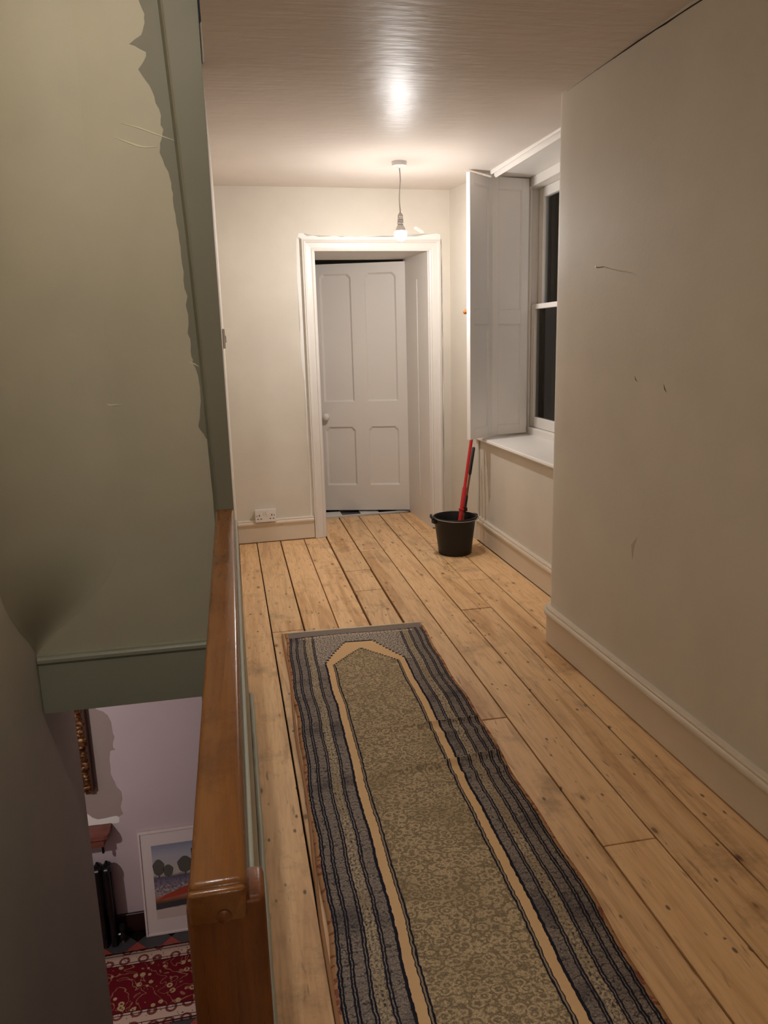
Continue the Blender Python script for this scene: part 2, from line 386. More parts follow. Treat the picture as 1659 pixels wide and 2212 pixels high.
# baseboards: flat board with a moulded cap
def skirt_prof(h=.165, t=.018):
    b = [(0, .007), (t, .007), (t, h - .045), (t + .002, h - .043), (t + .010, h - .036), (t + .012, h - .026), (t + .008, h - .016), (t + .003, h - .013), (t + .004, h - .006), (t, h), (0, h)]
    return b
def skirting(name, path, mat='skirt', h=.165):
    return struct(name, sweep(path, skirt_prof(h)), mat, smooth=True)
a, b = fwp(.519, 0, 0), fwp(-.02, 0, 0)
skirting('baseboard_back', [(a.x, a.y), (b.x, b.y)])
skirting('baseboard_right', rpath[:-1] + [(1.60, 3.178)], h=.178)
skirting('baseboard_window', [(1.627, 3.20), (1.627, 4.965)], h=.17)

# floorboards: each plank an object on a dark underfloor
fl = struct('floor', box(-.02, 1.66, -2.2, 5.36, -.06, -.028), 'gap')
lines = [(-.019, -.019), (.105, .126), (.271, .276), (.439, .441), (.602, .597), (.772, .758), (.933, .917), (1.101, 1.077), (1.267, 1.238), (1.42, 1.393), (1.60, 1.60)]
def lx(i, y): f, n = lines[i]; return n + (f - n) * (y - 1.0) / 4.4
cuts = {0: [-2.1, .2, 5.352], 1: [-2.1, 1.1, 3.58, 5.36], 2: [-2.1, 2.2, 5.365], 3: [-2.1, 1.5, 5.37], 4: [-2.1, .6, 3.2, 4.09, 4.48, 4.905, 5.96], 5: [-2.1, 2.488, 4.9, 5.96],
        6: [-2.1, 1.723, 5.96], 7: [-2.1, .8, 3.637, 5.96], 8: [-2.1, .4, 4.107, 4.965, 5.375, 5.96], 9: [-2.1, 1.9, 5.42]}
wide = {1: .006, 2: .008, 3: .006, 4: .011, 5: .011, 6: .006, 7: .006, 8: .005, 9: .004}
for i in range(10):
    cs = cuts[i]
    for y0, y1 in zip(cs, cs[1:]):
        ga = wide.get(i, .003) / 2; gb = wide.get(i + 1, .003) / 2
        if i == 5 and y1 < 3: ga, gb = .003, .0025
        if i == 4 and y0 >= 4.4: gb = .002
        if i == 8 and y0 >= 5.3: ymid = (y0 + y1) / 2
        y0e, y1e = y0 + .0022, y1 - .0022; dz = random.uniform(-.0018, .0012)
        xa0, xa1, xb0, xb1 = lx(i, y0) + ga, lx(i, y1) + ga, lx(i + 1, y0) - gb, lx(i + 1, y1) - gb
        if i == 9: xb0, xb1 = 1.618, 1.606
        if i == 9 and y1 < 3.2: xb0 = xb1 = 1.40
        if y0 > 5.3 and i == 8: xb0 = xb1 = 1.404
        bmq = bmesh.new()
        vs = [bmq.verts.new(p) for p in ((xa0, y0e, -.026), (xb0, y0e, -.026), (xb1, y1e, -.026), (xa1, y1e, -.026), (xa0, y0e, dz), (xb0, y0e, dz), (xb1, y1e, dz), (xa1, y1e, dz))]
        for f in ((3, 2, 1, 0), (4, 5, 6, 7), (0, 1, 5, 4), (1, 2, 6, 5), (2, 3, 7, 6), (3, 0, 4, 7)): bmq.faces.new([vs[k] for k in f])
        top = [e for e in bmq.edges if all(abs(v.co.z - dz) < 1e-6 for v in e.verts)]
        bmesh.ops.bevel(bmq, geom=top, offset=.0016, segments=1, affect='EDGES')
        add('floorboard', bmq, 'pine', fl)
struct('floor_doorway', box(.598, 1.42, 5.36, 6.0, -.06, -.028), 'gap')

# ------------------------------------------------------------------ door
def fbox(x0, x1, y0, y1, z0, z1, bev=0): return box(x0, x1, y0, y1, z0, z1, FM, bev)
door = empty('door_1', fwp(1.0, 0, 0), 'white four panel door standing ajar in a deep white frame', None, 'structure')
# lining of the deep reveal
for x0, x1, z0, z1 in ((DX0 - .015, DX0 + .012, 0, DH + .01), (DX1 - .012, DX1 + .015, 0, DH + .01)):
    add('lining', fbox(x0, x1, .002, .64, z0 + .001, z1), 'white', door)
add('lining', fbox(DX0 + .012, DX1 - .012, .002, .64, DH + .006, DH + .016), 'white', door)
# reveal panel bead on the right lining
add('lining_bead', fbox(DX1 - .018, DX1 - .012, .26, .275, .15, 1.80, .002), 'white', door)
# architrave swept as three mitred lengths
ap = [(0, 0), (0, .012), (.010, .016), (.016, .012), (.022, .014), (.05, .018), (.056, .024), (.066, .030), (.070, .026), (.077, .026), (.079, .0)]
def arch_piece(p, q, out, m0, m1):
    """p->q edge line in wall plane, out = outward direction, m0/m1 mitre at ends"""
    p, q, out = Vector(p), Vector(q), Vector(out); d = (q - p).normalized(); bmq = bmesh.new(); R = []
    for base, s in ((p, -m0), (q, m1)):
        R.append([bmq.verts.new(FM @ Vector(((base + out * o + d * (s * o)).x, -t - .0005, (base + out * o + d * (s * o)).y))) for o, t in ap])
    n = len(ap)
    for j in range(n): bmq.faces.new((R[0][j], R[0][(j + 1) % n], R[1][(j + 1) % n], R[1][j]))
    bmq.faces.new(R[0][::-1]); bmq.faces.new(R[1]); bmesh.ops.recalc_face_normals(bmq, faces=bmq.faces[:]); return bmq
i0, i1, iz = DX0 + .002, DX1 - .002, DH - .002
add('architrave', arch_piece((i0, 0.001), (i0, iz), (-1, 0), 0, 1), 'white', door)
add('architrave', arch_piece((i1, 0.001), (i1, iz), (1, 0), 0, 1), 'white', door)
add('architrave', arch_piece((i0, iz), (i1, iz), (0, 1), 1, 1), 'white', door)
# door leaf: local s from hinge, y thickness, z
TH = math.radians(17)
DM = Matrix.Translation((1.402, 5.985, 0)) @ Matrix.Rotation(-TH, 4, 'Z') @ Matrix.Scale(-1, 4, (1, 0, 0))
leaf = empty('door_leaf', (0, 0, 0)); leaf.parent = door; leaf.location = -Vector(door.location)
leaf.location = Vector((1.05, 6.05, .012)) - Vector(door.location)
W_, T_, Z0, Z1 = .80, .04, .014, 1.956
def dbox(s0, s1, z0, z1, y0=0., y1=T_, bev=.0): 
    b_ = box(s0, s1, y0, y1, z0, z1, DM, bev, 1); bmesh.ops.recalc_face_normals(b_, faces=b_.faces[:]); return b_
PS = [(.110, .357), (.460, .705)]; PZ = [(.222, .700), (.900, 1.882)]
add('stile', dbox(0, PS[0][0], Z0, Z1), 'white', leaf); add('stile', dbox(PS[1][1], W_, Z0, Z1), 'white', leaf)
for z0, z1 in ((Z0, PZ[0][0]), (PZ[0][1], PZ[1][0]), (PZ[1][1], Z1)): add('rail', dbox(PS[0][0], PS[1][1], z0, z1), 'white', leaf)
for z0, z1 in PZ: add('mullion', dbox(PS[0][1], PS[1][0], z0, z1), 'white', leaf)
for s0, s1 in PS:
    for z0, z1 in PZ:
        add('panel', dbox(s0 - .004, s1 + .004, z0 - .004, z1 + .004, .014, .026), 'white', leaf)
        # splayed moulding round the panel, top corners cut
        c = .026; outer = [(s0, z0), (s1, z0), (s1, z1), (s0, z1)]
        P_ = [(s0, z0), (s1, z0), (s1, z1 - c), (s1 - c, z1), (s0 + c, z1), (s0, z1 - c)]
        cx_, cz_ = (s0 + s1) / 2, (z0 + z1) / 2
        I_ = [(x - math.copysign(.014, x - cx_), z - math.copysign(.014, z - cz_)) for x, z in P_]
        bmq = bmesh.new(); A = [bmq.verts.new(DM @ Vector((x, .0005, z))) for x, z in P_]; B = [bmq.verts.new(DM @ Vector((x, .0145, z))) for x, z in I_]
        for k in range(6): bmq.faces.new((A[k], A[(k + 1) % 6], B[(k + 1) % 6], B[k]))
        for tri in (((s1, z1), 2, 3), ((s0, z1), 4, 5)):
            vv = bmq.verts.new(DM @ Vector((tri[0][0], .0005, tri[0][1]))); bmq.faces.new((vv, A[tri[1]], A[tri[2]]))
        bmesh.ops.recalc_face_normals(bmq, faces=bmq.faces[:])
        add('panel_moulding', bmq, 'white', leaf)
kp = DM @ Vector((.690, 0, .787))
KM = Matrix.Translation(kp) @ Matrix.Rotation(-TH, 4, 'Z') @ Matrix.Rotation(math.radians(90), 4, 'X')
add('knob', lathe([(0, -.002), (.026, -.002), (.027, .004), (.013, .008), (.011, .022), (.022, .032), (.029, .044), (.027, .056), (.015, .064), (0, .066)], 28, KM), 'porcelain', leaf, True, label='round white porcelain door knob')
for z in (.35, 1.65): add('hinge', tube([DM @ Vector((-.004, -.004, z - .04)), DM @ Vector((-.004, -.004, z + .04))], .006, 8), 'white', leaf)
# undercoat slapped round the frame
def splash(pts, mat='splash', th=.0012): return add('undercoat_patch', prism(pts, lambda x, z: fwp(x, -th, z), lambda x, z: fwp(x, .0005, z)), mat, bpy.data.objects['wall_back'])
xL, xR, zT = DX0 - .079, DX1 + .079, DH + .079
splash([(xL + .002, .02)] + [(xL - .016 - random.uniform(0, .009) - (.012 if z > 1.2 else 0), z) for z in [.16 + k * .095 for k in range(20)]] + [(xL - .026, zT + .005), (xL + .002, zT + .005)])
splash([(xL - .02, zT - .002), (xL - .012, zT + .032), (xL + .02, zT + .034), (xL + .045, zT + .012)] + [(xL + .08 + k * .05, zT + .012 + random.uniform(-.004, .008)) for k in range(14)]
       + [(xR - .16, zT + .014), (xR - .10, zT + .034), (xR - .02, zT + .036), (xR + .004, zT + .028), (xR + .004, zT - .002)])
splash([(1.30, zT + .072), (1.315, zT + .082), (1.37, zT + .052), (1.375, zT + .036), (1.35, zT + .036), (1.31, zT + .058)])
splash([(xR - .002, .05)] + [(xR + .012 + random.uniform(-.004, .006), .06 + k * .1) for k in range(20)] + [(xR - .002, zT)])

# threshold and chequered floor beyond the door
fb = struct('floor_bathroom', box(.3, 2.2, 5.99, 8.0, -.06, -.012), 'gap')
add('threshold_strip', fbox(DX0 + .012, DX1 - .012, .605, .628, -.01, .004, .001), 'white', door)
for i in range(9):
    for j in range(8):
        x0, y0 = .36 + i * .152, 5.985 + j * .152 + .048 * (.36 + i * .152)
        add('tile', box(x0, x0 + .150, y0, y0 + .150, -.012, .001, None, .001, 1), 'check_black' if (i + j) % 2 else 'check_white', fb)
struct('wall_bathroom_back', box(.2, 2.3, 8.0, 8.1, -.06, 2.5), 'wall')
struct('wall_bathroom_left', box(.2, .3, 6.0, 8.0, -.06, 2.5), 'wall')
struct('wall_bathroom_right', box(2.2, 2.3, 6.05, 8.0, -.06, 2.5), 'wall')
struct('ceiling_bathroom', box(.2, 2.3, 6.05, 8.1, 2.5, 2.6), 'ceiling')

# ------------------------------------------------------------------ window
win = empty('window_1', (2.0, 4.25, .69), 'white sash window with dark night panes beside the folded shutter', None, 'structure')
def wb(name, *a, bev=.003, mat='white'): return add(name, box(*a, None, bev, 1), mat, win)
# frame: jambs, head, stool
wb('jamb', 1.955, 2.12, WY1 - .012, WY1 + .06, .735, 2.35); wb('jamb', 1.955, 2.12, WY0 - .06, WY0 + .012, .735, 2.35)
wb('head', 1.95, 2.12, WY0 + .012, WY1 - .012, 2.295, 2.352)
wb('stool', 1.955, 2.12, WY0 + .012, WY1 - .012, .69, .772)
add('stop_bead', box(1.972, 1.984, WY1 - .03, WY1 - .012, .772, 2.295, None, .003, 1), 'white', win)
# lower sash (inner) and upper sash (outer)
y0, y1 = WY0 + .014, WY1 - .014
ls = empty('lower_sash', (0, 0, 0)); ls.parent = win; ls.location = Vector((2.0, 4.25, .775)) - Vector(win.location)
def sb(par, name, *a, mat='white'): return add(name, box(*a, None, .003, 1), mat, par)
sb(ls, 'stile', 1.986, 2.024, y1 - .068, y1, .774, 1.575); sb(ls, 'stile', 1.986, 2.024, y0, y0 + .068, .774, 1.575)
sb(ls, 'rail', 1.986, 2.024, y0 + .068, y1 - .068, .774, .842); sb(ls, 'meeting_rail', 1.982, 2.026, y0 + .068, y1 - .068, 1.545, 1.577)
add('pane', box(2.003, 2.007, y0 + .066, y1 - .066, .84, 1.547), 'glass', ls)
us = empty('upper_sash', (0, 0, 0)); us.parent = win; us.location = Vector((2.05, 4.25, 1.54)) - Vector(win.location)
sb(us, 'stile', 2.034, 2.072, y1 - .075, y1, 1.54, 2.294); sb(us, 'stile', 2.034, 2.072, y0, y0 + .075, 1.54, 2.294)
sb(us, 'rail', 2.034, 2.072, y0 + .075, y1 - .075, 2.235, 2.294); sb(us, 'meeting_rail', 2.032, 2.072, y0 + .075, y1 - .075, 1.54, 1.574)
add('pane', box(2.051, 2.055, y0 + .073, y1 - .073, 1.572, 2.237), 'glass', us)
# sash cord and pulley hole
add('pulley_slot', box(2.036, 2.05, WY1 - .0135, WY1 - .0115, 2.12, 2.19), 'slot', win)
add('sash_cord', tube([(2.043, WY1 - .017, 2.15), (2.043, WY1 - .017, 1.6)], .0035, 6), 'plastic_grey', win)
# inner sill board with rounded nosing
sill = [(1.975, .700), (1.605, .700), (1.597, .704), (1.592, .712), (1.595, .722), (1.603, .727), (1.975, .727)]
bm = bmesh.new(); R = []
for y in (3.19, 4.985): R.append([bm.verts.new((x, y, z)) for x, z in sill])
for j in range(len(sill)): bm.faces.new((R[0][j], R[0][(j + 1) % len(sill)], R[1][(j + 1) % len(sill)], R[1][j]))
bm.faces.new(R[0]); bm.faces.new(R[1][::-1]); bmesh.ops.recalc_face_normals(bm, faces=bm.faces[:])
add('window_sill', bm, 'white', win)
# moulding on the ceiling along the recess
mp = [(1.618, 2.36), (1.618, 2.336), (1.624, 2.329), (1.631, 2.331), (1.633, 2.343), (1.641, 2.343), (1.644, 2.322), (1.654, 2.312), (1.665, 2.318), (1.668, 2.334), (1.668, 2.36)]
bm = bmesh.new(); R = []
for y in (3.18, 4.74): R.append([bm.verts.new((x, y, z)) for x, z in mp])
for j in range(len(mp)): bm.faces.new((R[0][j], R[0][(j + 1) % len(mp)], R[1][(j + 1) % len(mp)], R[1][j]))
bm.faces.new(R[0]); bm.faces.new(R[1][::-1]); bmesh.ops.recalc_face_normals(bm, faces=bm.faces[:])
add('head_moulding', bm, 'white', win)
# the returning head board above the shutter
add('head_return', box(1.63, 1.96, 4.95, 5.0, 2.33, 2.352), 'white', win)

# folded shutter, two hinged leaves
sh = empty('window_shutter', (1.67, 4.88, .745), 'pale panelled window shutter of two leaves folded out over the sill', 'shutter')
def shutter_leaf(p, q, zb, zt, rows, th=.026):
    p, q = Vector(p), Vector(q); d = q - p; w = d.length; ang = math.atan2(d.y, d.x)
    m = Matrix.Translation((p.x, p.y, 0)) @ Matrix.Rotation(ang, 4, 'Z')      # local x along leaf, front = +y side is camera side
    lf = empty('shutter_leaf', (0, 0, 0)); lf.parent = sh; lf.location = Vector(((p.x + q.x) / 2, (p.y + q.y) / 2, zb)) - Vector(sh.location)
    st = .052
    def lb(n, x0, x1, z0, z1, y0=0., y1=th):
        b_ = box(x0, x1, y0, y1, z0, z1, m, .0015, 1); return add(n, b_, 'shutter', lf)
    lb('stile', 0, st, zb, zt); lb('stile', w - st, w, zb, zt)
    zz = [zb] + [v for r in rows for v in r] + [zt]
    for k in range(0, len(zz), 2): lb('rail', st, w - st, zz[k], zz[k + 1])
    for z0, z1 in rows:
        lb('panel', st - .003, w - st + .003, z0 - .003, z1 + .003, .007, th - .007)
        for (xa, xb, za, zb2) in ((st, st + .007, z0, z1), (w - st - .007, w - st, z0, z1), (st + .007, w - st - .007, z0, z0 + .007), (st + .007, w - st - .007, z1 - .007, z1)):
            lb('bead', xa, xb, za, zb2, th - .010, th - .002)
    return lf, m, w
rows1 = [(.80, 1.455), (1.545, 2.275)]
HP, MP, OP = (1.936, 4.948), (1.668, 4.897), (1.457, 4.706)
l1, m1, w1 = shutter_leaf(HP, MP, .738, 2.345, rows1)
l2, m2, w2 = shutter_leaf((MP[0] - .004, MP[1] - .006), OP, .738, 2.335, rows1)
for z in (1.02, 1.95): add('hinge', box(1.930, 1.944, 4.935, 4.95, z - .04, z + .04, None, .002, 1), 'shutter', sh)
for z in (1.0, 1.5, 2.0): add('hinge', tube([(MP[0] - .003, MP[1] + .002, z - .03), (MP[0] - .003, MP[1] + .002, z + .03)], .005, 8), 'shutter', sh)
kp = m2 @ Vector((w2 - .026, -.001, 1.533))
add('knob', lathe([(0, -.002), (.009, 0), (.008, .010), (.014, .018), (.016, .025), (.012, .033), (0, .036)], 20,
    Matrix.Translation(kp) @ m2.to_3x3().to_4x4() @ Matrix.Rotation(math.radians(90), 4, 'X')), 'knobwood', l2, True, label='small orange wooden knob')

# ------------------------------------------------------------------ ceiling pendant over the hall
def pendant(loc, top, bulb_z, strength, label, group=None):
    x, y = loc; t = empty('pendant_light', (x, y, bulb_z), label, 'pendant light', None, group)
    T = Matrix.Translation((x, y, 0))
    add('ceiling_rose', lathe([(0, top + .004), (.043, top + .004), (.043, top - .012), (.040, top - .022), (.012, top - .027), (.006, top - .034), (0, top - .034)], 36, T), 'plastic', t, True)
    pts = [(x + .004 * math.sin(k * .9), y, top - .03 - (top - .03 - bulb_z - .10) * k / 8) for k in range(9)]; pts[-1] = (x, y, bulb_z + .10)
    add('cord', tube(pts, .0036, 8), 'plastic_grey', t, True)
    b = bulb_z
    add('lampholder', lathe([(0, b + .115), (.008, b + .115), (.014, b + .106), (.016, b + .096), (.0145, b + .094), (.016, b + .091), (.016, b + .082), (.0145, b + .080), (.017, b + .077), (.017, b + .062), (.019, b + .060), (.019, b + .056), (0, b + .056)], 24, T), 'plastic_grey', t, True)
    bl = add('bulb', lathe([(.030 * 0, b - .036)] + [(.036 * math.cos(a), b + .036 * math.sin(a)) for a in [math.radians(-80 + k * 10) for k in range(12)]], 28, T), bulbmat('bulb_glow', strength), t, True)
    add('bulb_collar', lathe([(.0312, b + .018), (.028, b + .026), (.0235, b + .036), (.019, b + .046), (.0145, b + .053), (.0135, b + .058), (0, b + .058)], 24, T), 'plastic', bl, True)
    return t
pendant((1.012, 4.53), CZ(4.53) + .001, 1.962, BULB_HALL, 'bare glowing bulb hanging on a white cord before the door')

# ------------------------------------------------------------------ socket and switch
so = empty('wall_socket', fwp(.175, -.01, .15), 'white double plug socket on the wall above the skirting', 'socket')
add('back_box', fbox(.106, .244, -.030, 0, .158, .238, .003), 'plastic', so)
fp = add('face_plate', fbox(.102, .248, -.040, -.030, .152, .244, .003), 'plastic', so)
for cx_ in (.152, .198):
    add('rocker', fbox(cx_ + (.010 if cx_ < .175 else -.020), cx_ + (.020 if cx_ < .175 else -.010), -.044, -.0398, .205, .229, .001), 'plastic', so)
for cx_ in (.132, .218):
    for dx, z, w, h in ((0, .201, .003, .006), (-.011, .176, .005, .003), (.011, .176, .005, .003)):
        add('pin_hole', fbox(cx_ + dx - w, cx_ + dx + w, -.0408, -.0395, z - h, z + h), 'slot', so)
for cx_ in (.115, .235): add('screw', lathe([(0, 0), (.0035, 0), (.003, .001), (0, .0015)], 10, FM @ Matrix.Translation((cx_, -.040, .198)) @ Matrix.Rotation(math.radians(90), 4, 'X')), 'slot', so)
sw = empty('light_switch', (-.021, 3.6, 1.36), 'white light switch seen edge on behind the green pier', 'light switch')
add('face_plate', box(-.021, -.010, 3.557, 3.643, 1.358, 1.444, None, .002, 1), 'plastic', sw)
add('rocker', box(-.0105, -.005, 3.592, 3.608, 1.385, 1.415, None, .001, 1), 'plastic', sw)

# ------------------------------------------------------------------ bucket and poles
bx, by = 1.371, 4.702; T = Matrix.Translation((bx, by, 0))
bu = empty('bucket', (bx, by, 0), 'black plastic builders bucket on the boards holding red pole', 'bucket')
add('body', lathe([(0, .003), (.100, .003), (.106, .0), (.108, .006), (.112, .05), (.124, .15), (.134, .226), (.137, .228), (.139, .224), (.1415, .226), (.144, .240), (.142, .247), (.136, .248), (.132, .240), (.122, .15), (.110, .05), (.104, .010), (0, .010)], 56, T), 'black', bu, True)
va = math.radians(198)                                     # pouring lip and lugs
for ang in (math.radians(12), math.radians(192)):
    dv = Vector((math.cos(ang), math.sin(ang), 0)); pv = Vector((-dv.y, dv.x, 0)); c0 = Vector((bx, by, 0)) + dv * .135
    add('lug', box(0, .026, -.02, .02, .214, .246, Matrix(((dv.x, pv.x, 0, c0.x), (dv.y, pv.y, 0, c0.y), (0, 0, 1, 0), (0, 0, 0, 1))), .004), 'black', bu)
pts = []
for k in range(25):
    a = math.radians(12 - k * 180 / 24); r = .150 + .010 * math.sin(math.pi * k / 24); pts.append((bx + r * math.cos(a), by + r * math.sin(a), .238 - .004 * math.sin(math.pi * k / 24) + .010 * (k / 24)))
hd = add('handle', tube(pts, .0025, 8), 'steel', bu, True, label='thin wire bail lying on the rim')
g0 = [Vector(pts[k]) for k in (18, 19, 20, 21)]
a = math.radians(185); gp = Vector((bx + .150 * math.cos(a), by + .150 * math.sin(a), .250))
add('grip', tube([gp + Vector((-.006, -.036, -.004)), gp + Vector((-.012, -.018, .003)), gp + Vector((-.013, .0, .006)), gp + Vector((-.004, .036, .006))], .009, 12), 'black', hd, True)
pA, pB = Vector((1.364, 4.656, .022)), Vector((1.583, 4.862, 1.04)); pd = pB - pA
po = empty('extension_pole', pA, 'red metal pole with thicker lower sleeve leaning in the bucket', 'pole')
pl = lambda t: pA + pd * t
add('upper_tube', tube([pl(.38), pl(1)], .0105, 16), 'red', po, True); add('lower_sleeve', tube([pl(0), pl(.385), pl(.39), pl(.40)], [.0145, .0145, .0135, .011], 16), 'red', po, True)
add('collar', tube([pl(.250), pl(.252), pl(.262), pl(.264)], [.016, .021, .021, .016], 20), 'red', po, True)
add('clip', box(-.006, .010, -.02, .0, -.010, .014, Matrix.Translation(pl(.258) + Vector((.022, .0, 0)))), 'black', po)
add('end_cap', tube([pl(1), pl(1.02)], .010, 14), 'black', po, True)
qA = on_y(1001, 1118, 4.765); qB = on_y(1023.5, 966, 4.885); qd = qB - qA
qA = qA - qd * ((qA.z - .03) / qd.z); qd = qB - qA; ql = lambda t: qA + qd * t
st = empty('broom_stick', qA, 'short brown stick with black top leaning behind the red pole', 'stick')
add('shaft', tube([ql(0), ql(.74)], .0075, 12), 'brownpole', st, True); add('grip', tube([ql(.72), ql(.74), ql(.99), ql(1)], [.008, .0105, .0105, .007], 14), 'black', st, True)
add('clamp', tube([ql(.34), ql(.36), ql(.50), ql(.52)], [.008, .011, .011, .008], 14), 'black', st, True)

# ------------------------------------------------------------------ prayer runner
RW, RL = .67, 2.75
r0 = Vector((.5055, 3.515)); rdir = Vector((-.0195, -1)).normalized(); rx = Vector((-rdir.y, rdir.x))
rx = Vector((1, -.036)).normalized()
nu, nv = 44, 300
bm = bmesh.new(); uvl = bm.loops.layers.uv.new('UVMap'); grid = []
def ridge(v, c, w): return math.exp(-((v - c) / w) ** 2)
def rug_z(x, v):
    z = .0075 + .0012 * math.sin(v * 9 + x * 5) + .001 * math.sin(v * 23 - x * 11)
    z += (.013 * ridge(v, 1.02 - .02 * x, .013) + .008 * ridge(v, 1.09, .022)) * max(0, min(1, (x + .16) * 4))
    z += .016 * ridge(v, 1.30 - .10 * x, .014) * max(0, min(1, (x + .2) * 4)) + .010 * ridge(v, 1.38 - .05 * x, .022) * max(0, min(1, x * 6))
    z += .004 * ridge(v, .82, .05) * max(0, x * 3) + .004 * ridge(v, 1.75, .06) * max(0, min(1, (x + .1) * 3))
    return z
for j in range(nv + 1):
    v = RL * j / nv; row = []
    for i in range(nu + 1):
        x = -RW / 2 + RW * i / nu; e = abs(x) / (RW / 2)
        xx = x + (.004 * math.sin(v * 7 + 1) + .003 * math.sin(v * 17)) * e
        p = r0 + rx * xx + rdir * (v + .004 * math.sin(x * 14))
        row.append((bm.verts.new((p.x, p.y, rug_z(x, v) if 0 < i < nu and j > 0 else .0035)), x, v))
    grid.append(row)
for j in range(nv):
    for i in range(nu):
        q = [grid[j][i], grid[j + 1][i], grid[j + 1][i + 1], grid[j][i + 1]]
        f = bm.faces.new([a_[0] for a_ in q])
        for lp, a_ in zip(f.loops, q): lp[uvl].uv = (a_[1], a_[2])
rug = empty('rug_runner', (r0.x, r0.y - RL / 2, .001), 'long worn grey and tan prayer runner with pointed arch on the boards', 'rug')
pile = add('woven_field', bm, 'runner', rug, True)
md = pile.modifiers.new('thickness', 'SOLIDIFY'); md.thickness = .005; md.offset = -1
# pale fringe at the end
bm = bmesh.new()
for k in range(150):
    x = -RW / 2 + RW * (k + .5) / 150; p = r0 + rx * x; L = random.uniform(.013, .024) ; s = random.uniform(-.003, .003)
    a_ = p - rdir * L + rx * s; w = .0021
    vs = [bm.verts.new((p.x - w, p.y, .0055)), bm.verts.new((p.x + w, p.y, .0055)), bm.verts.new((a_.x + w, a_.y, .003)), bm.verts.new((a_.x - w, a_.y, .003))]
    bm.faces.new(vs)
add('fringe', bm, 'tan_trim', rug, kind='stuff', label='short pale cotton fringe')
bm = tube([(*(r0 + rx * (-RW / 2 + RW * k / 12) - rdir * .005), .005) for k in range(13)], .0048, 8); add('end_binding', bm, 'tan_trim', rug, True)
bm = tube([(*(r0 + rx * (-RW / 2 - .004 + .004 * math.sin(RL * k / 60 * 7 + 1) * -1) + rdir * (RL * k / 60)), .004) for k in range(61)], .0045, 8); add('side_binding', bm, 'binding', rug, True)

# ------------------------------------------------------------------ stair end wall, band, banister
DW, XL, GZ = 2.95, -.796, -2.8
# left stair wall, end wall and their rounded corner as one plastered shell each
struct('wall_stair_left', box(XL - .12, XL, -2.2, 3.42, GZ, 3.3), 'lowwall')
zbot = .008
struct('wall_stair_end', box(XL, -.0215, DW, DW + .0045, zbot, 3.3), 'wall_green')
struct('wall_stair_end_core', box(XL, -.2, DW + .005, DW + .12, zbot, 3.3), 'wall_green')
# concave rounded corner, dying out on the band
bm = bmesh.new(); rows = []
for z, R_ in [(.250, .004), (.32, .07), (.40, .17), (.48, .25), (.56, .31), (.64, .345), (.75, .365), (1.0, .37), (3.3, .37)]:
    rows.append([bm.verts.new((XL + R_ - R_ * math.cos(t_) + .0006, DW - R_ + R_ * math.sin(t_) - .0006, z)) for t_ in [math.radians(90 * k / 14) for k in range(15)]] + [bm.verts.new((XL, DW, z))])
for a_, b_ in zip(rows, rows[1:]):
    for k in range(16): bm.faces.new((a_[k], a_[(k + 1) % 16], b_[(k + 1) % 16], b_[k]))
bm.faces.new(rows[0]); bm.faces.new(rows[-1]); bmesh.ops.recalc_face_normals(bm, faces=bm.faces[:])
struct('wall_stair_corner', bm, 'wall_green', smooth=True)
# moulded band at the foot of the end wall
bm = bmesh.new(); bp = [(0, .008), (-.018, .008), (-.018, .205), (-.021, .209), (-.025, .216), (-.025, .228), (-.020, .234), (-.014, .236), (-.013, .242), (0, .246)]; R = []
for x in (XL + .006, -.024): R.append([bm.verts.new((x, DW + o - .0005, z)) for o, z in bp])
for j in range(len(bp)): bm.faces.new((R[0][j], R[0][(j + 1) % len(bp)], R[1][(j + 1) % len(bp)], R[1][j]))
bm.faces.new(R[0]); bm.faces.new(R[1][::-1]); bmesh.ops.recalc_face_normals(bm, faces=bm.faces[:])
struct('baseboard_stair', bm, 'band_green')
# tapering pier the rail dies into
bm = bmesh.new(); st_ = [(-.02, .062, .030), (.82, .064, .032), (1.3, .074, .04), (1.76, .088, .045), (2.2, .106, .05), (2.6, .124, .05), (3.3, .15, .05)]; R = []
for z, w, d_ in st_:
    R.append([bm.verts.new(p) for p in ((-.0215, DW - d_, z), (-.0215, DW + .003, z), (-.0215 - w - .012, DW + .003, z), (-.0215 - w, DW - d_ + .006, z), (-.0215 - w + .008, DW - d_, z))])
for a_, b_ in zip(R, R[1:]):
    for k in range(5): bm.faces.new((a_[k], a_[(k + 1) % 5], b_[(k + 1) % 5], b_[k]))
bm.faces.new(R[0]); bm.faces.new(R[-1][::-1]); bmesh.ops.recalc_face_normals(bm, faces=bm.faces[:])
struct('wall_pier', bm, 'cut_green')
# freshly cut-in dark paint with a ragged edge on the end wall
edge = [(318, -60), (300, 0), (312, 40), (306, 75), (282, 95), (318, 112), (300, 150), (330, 195), (345, 250), (352, 290), (345, 330), (370, 385), (376, 430), (385, 500), (392, 570), (402, 640), (408, 720), (412, 770), (424, 800), (432, 850), (430, 920), (446, 945), (450, 970), (456, 990), (459, 1040), (468, 1075)]
ep = []
for (xa, ya), (xb, yb) in zip(edge, edge[1:]):
    for k in range(4):
        t_ = k / 4; p = on_y(xa + (xb - xa) * t_ + random.uniform(-3, 3), ya + (yb - ya) * t_, DW)
        if not ep or p.z < ep[-1][1] - .002: ep.append((p.x, p.z))
bm = bmesh.new(); cols = [[bm.verts.new((x, DW - .0012, z)), bm.verts.new((-.05, DW - .0012, z)), bm.verts.new((-.05, DW + .0005, z)), bm.verts.new((x, DW + .0005, z))] for x, z in ep]
for a_, b_ in zip(cols, cols[1:]):
    for k in range(4): bm.faces.new((a_[k], a_[(k + 1) % 4], b_[(k + 1) % 4], b_[k]))
